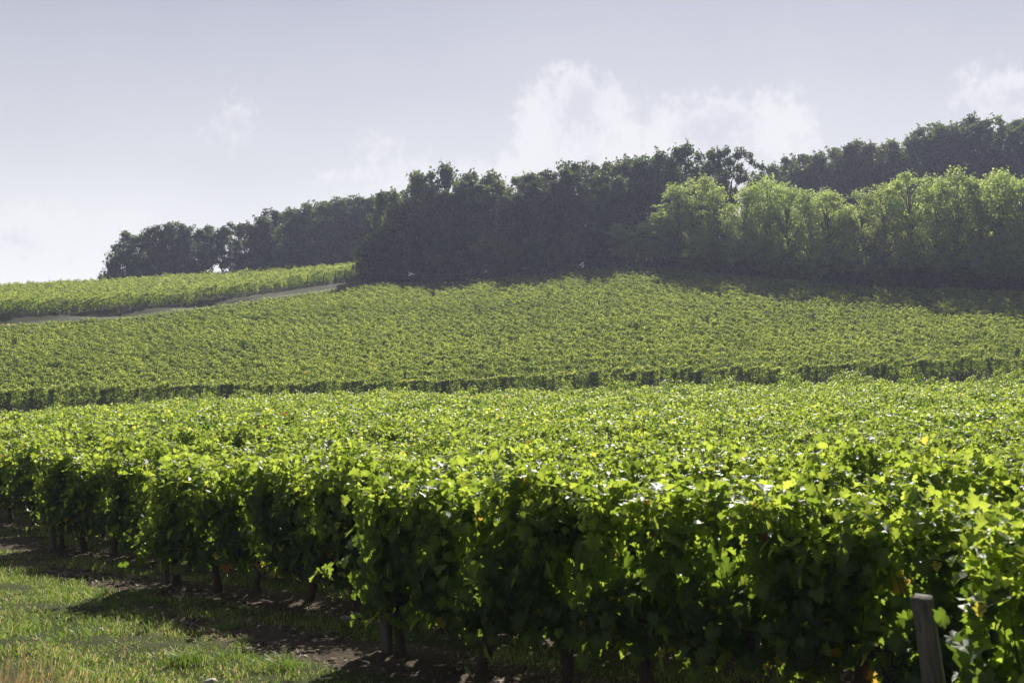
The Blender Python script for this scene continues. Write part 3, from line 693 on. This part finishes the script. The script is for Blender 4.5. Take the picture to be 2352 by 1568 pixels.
def soil_clods():
    r_ = np.random.default_rng(41); n = 5200; y = r_.uniform(8.6, 24, n); x = r_.uniform(-0.5, 0.3, n) * y
    c = 0.6 * x + 0.8 * y; s = 0.8 * x - 0.6 * y; dl = np.abs((c - C0 + 1) % 2 - 1); k = (dl < 0.5) & (row_end(c) - s < 2.6) & (c > 5)
    x, y = x[k], y[k]; A = Acc(); V0, T0 = ico(1); rel = r_.normal(1, 0.16, (12, len(V0), 1))
    for i in range(len(x)):
        sz = abs(r_.normal(0, 0.022)) + 0.008
        A.add(V0 * rel[i % 12] * np.array([1, r_.uniform(0.7, 1.2), 0.6]) * sz + (x[i], y[i], float(ground(x[i], y[i])) + 0.03), T0)
    M['clod'] = solid_mat('soil_clod', (0.055, 0.040, 0.028), (0.15, 0.118, 0.085), 9, 0.98, 0.5)
    tag(obj('soil_clods', A.mesh('soil_clods', M['clod'])), 'crumbly brown clods along the bare soil strips', 'soil', None, 'stuff')
soil_clods()
def stone(px, py, size, lab, seed):
    D = 5592 / (py - 1004); x, y, z = at(px, D); r_ = np.random.default_rng(seed); V0, T0 = ico(2); A = Acc()
    A.add(V0 * (1 + 0.12 * r_.normal(0, 1, (len(V0), 1))) * np.array([1, 0.8, 0.55]) * size, T0)
    o = obj('stone', A.mesh('stone', M['stone']), None, (x, y, z + size * 0.35)); tag(o, lab, 'stone')
stone(795, 1421, 0.065, 'pale rounded stone on the soil between the second row and the grass', 1)
stone(73, 1306, 0.07, 'flat white stone on dark soil near the left edge', 2)
stone(490, 1566, 0.06, 'small pale stone in the grass at the bottom edge', 3)

def tuft(name, x, y, n, h, spread, mat, lab, cat, seed, wid=0.006):
    r_ = np.random.default_rng(seed); A = Acc(); z = float(ground(x, y))
    b = np.column_stack([r_.normal(0, spread, (n, 2)), np.zeros(n)]); ln = r_.uniform(0.55, 1.0, n) * h
    a = r_.uniform(0, 6.28, n); ln2 = np.column_stack([b[:, :2] * 0.7 + r_.normal(0, 0.09, (n, 2)), np.ones(n)])
    sd = np.column_stack([np.cos(a), np.sin(a), np.zeros(n)]) * wid * 0.5
    m1 = b + ln2 * (ln * 0.55)[:, None]; e = b + ln2 * (1, 1, 0.9) * ln[:, None] + np.column_stack([r_.normal(0, 0.07, (n, 2)), np.zeros(n)])
    V = np.stack([b - sd, b + sd, m1 + sd, m1 - sd, e + sd * .4, e - sd * .4], 1).reshape(-1, 3); i = np.arange(n)[:, None] * 6
    A.add(V, None, np.vstack([i + np.array([[0, 1, 2, 3]]), i + np.array([[3, 2, 4, 5]])]), np.repeat(r_.random(n), 6))
    return tag(obj(name, A.mesh(name, mat), None, (x, y, z)), lab, cat)
tuft('dry_grass_tuft', -2.40, 5.2, 1300, 1.24, 0.13, M['dry_grass'], 'tall straw coloured grass tuft, blurred, in the bottom left corner', 'dry grass', 3)
for i, (px, py, h, lab) in enumerate([(640, 1535, 0.14, 'small green weed tuft on bare soil at the bottom, right of the lit grass'), (428, 1520, 0.16, 'bushy grass clump in the lit headland grass'),
                                      (300, 1262, 0.3, 'sunlit grass clump beneath the third row near its end post'), (527, 1445, 0.12, 'low leafy weed in the shaded grass before the second row')]):
    D = 5592 / (py - 1004); x, y, _ = at(px, D); tuft('grass_clump', x, y, 220, h, 0.09, M['grass_blade'], lab, 'grass clump', 60 + i, 0.007)

# ------------------------------------------------------------------ trees
def limb_path(r_, a, b, k=5, sag=0.0):
    t = np.linspace(0, 1, k)[:, None]; P = a + (b - a) * t; P[1:-1] += r_.normal(0, 0.12 * np.linalg.norm(b - a) / k, (k - 2, 3)); P[:, 2] += sag * np.sin(np.pi * t[:, 0]); return P
def tree_meshes(seed, kind, h=16.0):
    """trunk with limbs, and a crown of many leaf-sized faces in uneven clusters. h is the design height"""
    r_ = np.random.default_rng(seed); TA, CA = Acc(), Acc()
    if kind == 'oak':   W, lo, ncl, lpc, ls, cr = r_.uniform(3.2, 4.2), 0.13, 46, 115, 0.36, (0.9, 1.7)
    elif kind == 'thin': W, lo, ncl, lpc, ls, cr = 2.6, 0.30, 26, 90, 0.34, (0.7, 1.3)
    elif kind == 'acacia': W, lo, ncl, lpc, ls, cr = r_.uniform(2.6, 3.3), 0.16, 52, 68, 0.21, (0.7, 1.55)
    else: W, lo, ncl, lpc, ls, cr = 4.5, 0.02, 34, 110, 0.36, (0.9, 1.8)      # bush
    base = np.zeros(3); lean = r_.normal(0, 0.5, 2); top = np.array([lean[0], lean[1], h * 0.86])
    tk = np.linspace(0, 1, 9); TP = np.column_stack([lean[0] * tk + 0.12 * np.sin(tk * 5 + seed), lean[1] * tk, -0.4 + (h * 0.86 + 0.4) * tk])
    r0 = 0.24 if kind == 'oak' else 0.15
    if kind != 'bush': TA.tube(TP, r0 * (1 - 0.86 * tk) + 0.08 * np.exp(-tk * 14), 8)
    cl = []
    for i in range(ncl):
        f = lo + (0.97 - lo) * ((i + r_.random()) / ncl)
        if kind == 'acacia': prof = math.sin(math.pi * min(1, max(0.02, (f - lo) / (1.0 - lo))) ** 1.25) ** 0.7
        else: prof = math.sin(math.pi * (0.12 + 0.86 * (f - lo) / (1 - lo))) ** 0.6
        a = r_.uniform(0, 6.28); rr = W * prof * math.sqrt(r_.uniform(0.18, 1.0))
        cl.append((np.array([rr * math.cos(a) + lean[0] * f, rr * math.sin(a) + lean[1] * f, h * f]), r_.uniform(*cr) * (0.75 + 0.35 * (1 - f))))
    for (c, cr_) in cl:
        f = c[2] / h; s0 = max(0.10, f - r_.uniform(0.12, 0.25)); a0 = np.array([np.interp(s0, tk, TP[:, 0]), np.interp(s0, tk, TP[:, 1]), h * 0.86 * s0])
        if kind == 'bush': a0 = np.array([c[0] * 0.15, c[1] * 0.15, 0.0])
        TA.tube(limb_path(r_, a0, c, 5, 0.2), np.linspace(0.075 if kind != 'bush' else 0.05, 0.018, 5), 5, False)
        n = int(lpc * r_.uniform(0.7, 1.3)); d = unit(r_.normal(0, 1, (n, 3))); rad = cr_ * r_.random(n) ** 0.45
        flat = (1, 1, 0.62) if kind == 'acacia' else (1, 1, 0.8)
        p = c + d * rad[:, None] * flat
        # ragged sprays that leave the cluster
        for q in range(4):
            dd = unit(r_.normal(0, 1, 3) + (0, 0, 0.35)); m = 9; t = np.linspace(0.7, 1.5, m)[:, None]; p = np.vstack([p, c + dd * t * cr_ * flat + r_.normal(0, 0.13, (m, 3))])
        n = len(p); nor = unit(unit(p - c) * 0.5 + r_.normal(0, 0.6, (n, 3)) + (0, 0, 0.5)); tip = unit(np.cross(nor, r_.normal(0, 1, (n, 3))))
        if kind == 'acacia': tip = unit(tip + (0, 0, -0.5)); nor = unit(nor - tip * np.sum(nor * tip, 1, keepdims=True))
        sz = np.clip(r_.normal(ls, ls * 0.25, n), ls * 0.4, ls * 1.6)
        rn = np.clip(r_.random(n) * 0.9 + r_.normal(0, 0.1), 0, 0.975)
        CA.leaves(p, tip, nor, sz, QUAD, rn)
    lm = M['acacia_leaf'] if kind == 'acacia' else M['oak_leaf']
    bm_ = M['pale_bark'] if kind == 'acacia' else M['tree_bark']
    return TA.mesh('tree_trunk', bm_, True), CA.mesh('tree_crown', lm)
KIT = {'oak': [tree_meshes(500 + i, 'oak') for i in range(7)], 'thin': [tree_meshes(520 + i, 'thin') for i in range(3)],
       'acacia': [tree_meshes(540 + i, 'acacia', 13.0) for i in range(6)], 'bush': [tree_meshes(560 + i, 'bush', 6.0) for i in range(4)]}
DES = {'oak': 16.0 + 0.9, 'thin': 16.8, 'acacia': 13.6, 'bush': 6.8}
tr = np.random.default_rng(90)
def tree(kind, px, D, ytop=None, h=None, lab='', group=None, name=None, wid=1.0, cat='tree'):
    x, y, z = at(px, D)
    if h is None: h = EYE + (850 - ytop) / F * D - z
    h = max(h, 0.8); s = h / DES[kind]
    o = empty(name or {'oak': 'oak_tree', 'thin': 'slender_tree', 'acacia': 'acacia_tree', 'bush': 'shrub'}[kind], (x, y, z), tr.uniform(0, 6.28))
    tag(o, lab, cat, group); tm, cm = KIT[kind][tr.integers(len(KIT[kind]))]
    w = s ** 0.75 * wid if kind != 'bush' else s * wid
    for nm, me in (('trunk' if kind != 'bush' else 'stems', tm), ('crown' if kind != 'bush' else 'foliage', cm)):
        q = obj(nm, me, o); q.scale = (w, w, s)
    return o
def skyline(pts): xs = [p[0] for p in pts]; ys = [p[1] for p in pts]; return lambda px: float(np.interp(px, xs, ys))
# wood along the left skyline
sl = skyline([(245, 545), (300, 525), (345, 508), (400, 497), (470, 505), (530, 504), (545, 500), (575, 488), (640, 466), (700, 458), (760, 445), (800, 440), (850, 432), (880, 440)])
g1 = 'trees of the wood along the left skyline'
tree('oak', 292, 244, 527, lab='broad dark tree overhanging the vines at the left end of the skyline wood', wid=1.25)
tree('bush', 275, 240, h=9, lab='low rounded shrub under the leftmost skyline tree', cat='shrub', wid=0.62)
for px in (345, 390, 432): tree('oak', px + tr.normal(0, 4), 247 + tr.normal(0, 3), sl(px) + tr.uniform(-2, 10), lab='dense dark oak just right of the overhanging end tree on the left skyline', group='oaks near the left end of the skyline wood')
for px in (468, 488, 508, 526): tree('thin', px, 249 + tr.normal(0, 2), sl(px) + tr.uniform(0, 10), lab='slender tree with bright sky showing between its trunks in the left skyline wood', group='slender skyline trees', wid=1.25)
for px in (556, 590, 625, 662, 700, 735, 770, 806, 842, 872): tree('oak', px + tr.normal(0, 5), 250 + tr.normal(0, 3), sl(px) + tr.uniform(-4, 14), lab='dark oak in the right half of the left skyline wood, behind the upper vineyard', group=g1)
for px in (575, 608, 645, 682, 718, 752, 790, 825, 860): tree('oak', px + tr.normal(0, 6), 259 + tr.normal(0, 3), sl(px) + tr.uniform(2, 22), lab='dark oak in the right half of the left skyline wood, behind the upper vineyard', group=g1)
for px in (330, 370, 415, 450): tree('oak', px + tr.normal(0, 6), 257, sl(px) + tr.uniform(8, 22), lab='dense dark oak just right of the overhanging end tree on the left skyline', group='oaks near the left end of the skyline wood')
for px in (330, 360, 400, 440, 560, 600, 640, 680, 720, 760, 800, 840): tree('bush', px, 243 + tr.normal(0, 2), h=tr.uniform(4, 6.5), lab='dark shrub filling the foot of the left skyline wood', group='shrubs under the left skyline wood', cat='shrub', wid=0.8)
tree('bush', 247, 228, 630, lab='small lone bush on the crest left of the skyline wood', cat='shrub', wid=1.0)
for px, yt in ((100, 650), (130, 648), (305, 640)): tree('bush', px, 232, yt - 2, lab='tiny bush tip peeping over the crest of the upper vineyard', group='bush tips on the crest', cat='shrub', wid=1.2)
# central wood
sc_ = skyline([(862, 470), (885, 425), (930, 412), (975, 398), (1000, 376), (1060, 366), (1110, 372), (1160, 382), (1200, 376), (1260, 366), (1330, 360), (1390, 364), (1430, 352), (1470, 346), (1540, 330), (1580, 322), (1640, 330)])
g2 = 'trees of the central wood'
lab2 = 'dark oak within the central wood above the hillside vines'
tree('oak', 893, 202, 424, lab='dark tall oak forming the left end of the central wood, beside the grass verge', wid=1.0)
tree('bush', 872, 199, h=9.5, lab='leafy shrub with sunlit left edge at the corner of the central wood', cat='shrub', wid=0.7)
for px in (935, 980, 1022, 1065, 1108, 1150, 1192, 1235, 1278, 1322, 1365, 1405): tree('oak', px + tr.normal(0, 6), 205 + tr.normal(0, 2.5), sc_(px) + tr.uniform(8, 55), lab=lab2, group=g2)
for px in (915, 955, 1000, 1045, 1090, 1135, 1180, 1225, 1268, 1310, 1350, 1392, 1435, 1478): tree('oak', px + tr.normal(0, 6), 215 + tr.normal(0, 3), sc_(px) + tr.uniform(-4, 14), lab=lab2, group=g2)
for px in (900, 942, 984, 1026, 1068, 1112, 1156, 1200, 1244, 1288, 1330, 1372, 1412): tree('bush', px + tr.normal(0, 6), 199.5 + tr.normal(0, 1), h=tr.uniform(5, 8.5), lab='dark shrub along the shaded foot of the central wood', group='shrubs along the central wood', cat='shrub', wid=0.85)
# taller trees behind the acacias
g3 = 'tall oaks between central wood and acacias'
for px, yt in ((1450, 345), (1490, 340), (1530, 334), (1572, 318)): tree('oak', px, 214 + tr.normal(0, 3), yt, lab='tall oak rising where the central wood meets the pale acacias', group=g3)
for px in (1470, 1512, 1556, 1600, 1640): tree('oak', px, 222, 355 + tr.uniform(0, 25), lab='oak crown half hidden behind the tall oaks at the top of the central wood', group='half hidden oaks at the top of the central wood')
tree('thin', 1640, 213, 328, lab='upright airy tree, second from the gap in the skyline', wid=1.0)
tree('thin', 1668, 211, 322, lab='open tree with ragged top at the right end of the central wood', wid=0.9)
def leaning_tree():
    x, y, z = at(1690, 210); r_ = np.random.default_rng(3); TA, CA = Acc(), Acc()
    o = tag(empty('leaning_tree', (x, y, z)), 'open crowned tree with branches leaning right into the skyline gap', 'tree')
    top = EYE + (850 - 345) / F * 210 - z
    TA.tube(limb_path(r_, np.array([-1.5, 0, -0.3]), np.array([-0.6, 0, top * 0.72]), 8), np.linspace(0.26, 0.12, 8), 8)
    for (dx, f) in ((2.6, 0.97), (1.6, 1.0), (0.2, 0.96), (2.9, 0.86), (-1.2, 0.9), (1.7, 0.82), (0.6, 0.75), (-1.8, 0.74), (2.2, 0.74), (0.2, 0.62)):
        c = np.array([dx, r_.normal(0, 0.8), top * f]); a0 = np.array([-0.8 + 0.25 * dx, 0, top * (f - 0.22)])
        TA.tube(limb_path(r_, a0, c, 5, 0.15), np.linspace(0.09, 0.02, 5), 5, False)
        for q in range(4):
            cc = c + r_.normal(0, 0.5, 3); n = 55; p = cc + unit(r_.normal(0, 1, (n, 3))) * (0.65 * r_.random((n, 1)) ** 0.5)
            nor = unit(r_.normal(0, 1, (n, 3))); t = unit(np.cross(nor, r_.normal(0, 1, (n, 3)))); CA.leaves(p, t, nor, r_.uniform(0.2, 0.42, n), QUAD, r_.random(n) * 0.9)
    obj('trunk', TA.mesh('tree_trunk', M['tree_bark'], True), o); obj('crown', CA.mesh('tree_crown', M['oak_leaf']), o)
leaning_tree()
# back wood on the right
sr = skyline([(1730, 385), (1800, 355), (1850, 342), (1900, 325), (1950, 318), (1990, 302), (2050, 312), (2100, 295), (2150, 275), (2200, 258), (2260, 258), (2320, 262), (2400, 250), (2500, 245)])
for px in range(1742, 2480, 37): tree('oak', px + tr.normal(0, 6), 236 + tr.normal(0, 3), sr(px) + tr.uniform(6, 46), lab='dark oak of the upper right wood, rising behind the pale acacias', group='trees of the upper right wood')
for px in range(1760, 2480, 40): tree('oak', px + tr.normal(0, 6), 245 + tr.normal(0, 3), sr(px) + tr.uniform(-6, 12), lab='dark oak topping the skyline of the upper right wood', group='skyline trees of the upper right wood')
# acacias
sa = skyline([(1400, 515), (1440, 500), (1480, 505), (1520, 470), (1545, 412), (1600, 403), (1660, 405), (1700, 412), (1760, 402), (1810, 398), (1850, 398), (1900, 415), (1935, 440), (1960, 440), (2000, 418), (2050, 400), (2100, 388), (2150, 376), (2200, 382), (2245, 388), (2300, 368), (2352, 384), (2450, 378)])
def aD(px, k): return float(np.interp(px, [1400, 1500, 1700, 2000, 2352, 2500], [195, 192, 184, 172, 162, 160])) + k
g4 = 'pale green acacias along the right wood edge'
special = {1812: 'broad acacia with pale bare trunks, left of the dip in the acacia line', 1985: 'bright yellow-green acacia catching the sun right of the dip', 2150: 'tall acacia with dark trunk showing through thin leaves, right third', 2300: 'tallest acacia, feathery, close to the right edge'}
for px in (1425, 1470, 1512): tree('acacia', px, aD(px, 0), sa(px), lab='low bushy acacia at the left end of the pale acacia belt', group='low acacias at the left end', wid=1.35)
for px in (1560, 1608, 1655, 1706, 1760, 1812, 1862, 1905, 1945, 1985, 2035, 2092, 2150, 2205, 2255, 2300, 2350, 2400):
    tree('acacia', px, aD(px, tr.normal(0.5, 1)), sa(px) + tr.uniform(-12, 26), lab=special.get(px, 'pale feathery acacia in the belt along the right wood edge'), group=None if px in special else g4, wid=1.1)
for px in range(1540, 2440, 85): tree('acacia', px + tr.normal(0, 6), aD(px, 8), sa(px) + tr.uniform(4, 40), lab='acacia standing behind the front acacias of the right wood edge', group='acacias in the second line', wid=1.1)
for px in range(1540, 2440, 52): tree('acacia', px + tr.normal(0, 8), aD(px, -3), h=tr.uniform(4.5, 8.0), lab='young low acacia in front of the taller acacias at the right', group='young acacias at the wood foot', wid=1.25)
for px in range(1430, 2440, 46): tree('bush', px + tr.normal(0, 8), aD(px, -4.5), h=tr.uniform(2.0, 4.2), lab='low dark shrub at the foot of the acacias above the hillside vines', group='shrubs under the acacias', cat='shrub', wid=1.0)
for px in range(1520, 2480, 42): tree('bush', px + tr.normal(0, 8), aD(px, 5), h=tr.uniform(4.5, 7), lab='dark shrub between the trunks of the acacia belt', group='shrubs between the acacias', cat='shrub', wid=0.9)
for px in range(1520, 2480, 44): tree('oak', px + tr.normal(0, 8), aD(px, 20), h=tr.uniform(8, 10.5), lab='dark young oak in the shade behind the acacia belt', group='young oaks behind the acacias', wid=1.1)
def undergrowth():
    r_ = np.random.default_rng(50); A = Acc(); n = 9000
    px = r_.uniform(1500, 2500, n); D = np.array([aD(p, 0) for p in px]) - r_.uniform(4.5, 9.5, n); x = (px - 1176) / F * D; z = ground(x, D)
    h = r_.uniform(0.4, 1.1, n); pos = np.column_stack([x, D, z]); t = unit(np.column_stack([r_.normal(0, .35, (n, 2)), np.ones(n)])); nor = unit(np.cross(t, r_.normal(0, 1, (n, 3))))
    A.leaves(pos, t, nor, h, (QUAD[0] * (1, 0.35, 1), QUAD[1]), r_.random(n))
    M['scrub'] = leaf_mat('scrub', [(0.06, 0.06, 0.025), (0.09, 0.08, 0.04), (0.12, 0.10, 0.055)], [(0.05, 0.05, 0.02), (0.07, 0.06, 0.03), (0.09, 0.07, 0.04)], 0.02, 0.7, 0.2)
    tag(obj('undergrowth', A.mesh('undergrowth', M['scrub'])), 'tall brownish grass and brambles between acacias and hillside vines', 'undergrowth', None, 'stuff')
undergrowth()

# ------------------------------------------------------------------ fence along the central wood, row-end posts and guards of the upper field
def stake(h, w, mat, seed=0):
    A = Acc(); A.tube([(0, 0, -0.3), (0.01, 0, h * 0.5), (0.02, 0.01, h)], [w, w * 0.95, w * 0.9], 6); return A.mesh('stake', mat)
fx = [885, 929, 978, 1022, 1076, 1122, 1176, 1228, 1277, 1326, 1385, 1409, 1452]
fo = tag(empty('wire_fence', at(885, 194)), 'thin wire fence on grey stakes along the foot of the central wood', 'fence')
sm = stake(1.7, 0.055, M['post']); tops = []
for px in fx:
    D = float(np.interp(px, [885, 1000, 1176, 1452], [193.5, 194.5, 195.3, 192.5])); x, y, z = at(px, D)
    p = obj('fence_post', sm, fo); p.location = Vector((x, y, z)) - fo.location; tops.append((x, y, z))
for hh in (0.7, 1.35):
    A = Acc(); P = np.array(tops) + (0, 0, hh); P = np.vstack([np.linspace(P[i], P[i + 1], 4)[:-1] for i in range(len(P) - 1)] + [P[-1:]]); A.tube(P - np.array(fo.location), 0.006, 4); obj('wire', A.mesh('fence_wire', M['wire']), fo)
ps = stake(2.2, 0.11, M['tree_bark'])
for i, (px, D) in enumerate([(700, 192), (735, 195.5), (765, 199), (788, 202), (802, 205), (815, 209), (826, 213), (836, 217), (845, 222), (853, 227), (860, 232)]):
    x, y, z = at(px + 4, D - 1.0); o = obj('row_end_post', ps, None, (x, y, z)); o.rotation_euler = (R(tr.normal(0, 5)), R(tr.normal(5, 4)), 0)
    tag(o, 'dark leaning post at the row ends of the upper vineyard, beside the grass verge', 'post', 'row end posts of the upper vineyard')
gm = stake(0.75, 0.09, M['guard'])
for px, yy in ((86, 718), (136, 716), (157, 715), (298, 705), (790, 624)):
    D = float(np.interp(px, [0, 300, 500, 870], [159, 167, 176.5, 203])) - 0.8; x, y, z = at(px, D); o = obj('vine_guard', gm, None, (x, y, z))
    tag(o, 'small white tube guarding a young vine on the bank below the upper field' if px != 790 else 'small white vine guard alone near the right end of the upper field', 'vine guard', 'white vine guards on the bank' if px != 790 else None)
HAZE = 0.00040
def build_haze():
    x0, x1, y0, y1, z0, z1 = -3100, 3100, -2100, 4100, -10.2, 66
    V = [(x, y, z) for z in (z0, z1) for y in (y0, y1) for x in (x0, x1)]
    Q = [(0, 2, 3, 1), (4, 5, 7, 6), (0, 1, 5, 4), (2, 6, 7, 3), (0, 4, 6, 2), (1, 3, 7, 5)]
    m = bpy.data.materials.new('haze'); m.use_nodes = True; g = NT(m.node_tree); out = g.n('ShaderNodeOutputMaterial'); v = g.n('ShaderNodeVolumePrincipled')
    v.inputs['Color'].default_value = (0.66, 0.71, 1.0, 1); v.inputs['Density'].default_value = HAZE; v.inputs['Anisotropy'].default_value = 0.3
    g.l(v.outputs[0], out.inputs['Volume'])
    tag(obj('haze', mesh_np('haze', V, None, Q, None, m)), 'thin bluish air over the valley', 'haze', None, 'stuff')
build_haze()
scene.cycles.max_bounces = 8; scene.cycles.diffuse_bounces = 3; scene.cycles.glossy_bounces = 2; scene.cycles.transmission_bounces = 5
scene.cycles.transparent_max_bounces = 8; scene.cycles.volume_bounces = 0
scene.cycles.use_denoising = True; scene.cycles.denoiser = 'OPENIMAGEDENOISE'; scene.cycles.denoising_input_passes = 'RGB_ALBEDO_NORMAL'; scene.cycles.denoising_prefilter = 'ACCURATE'
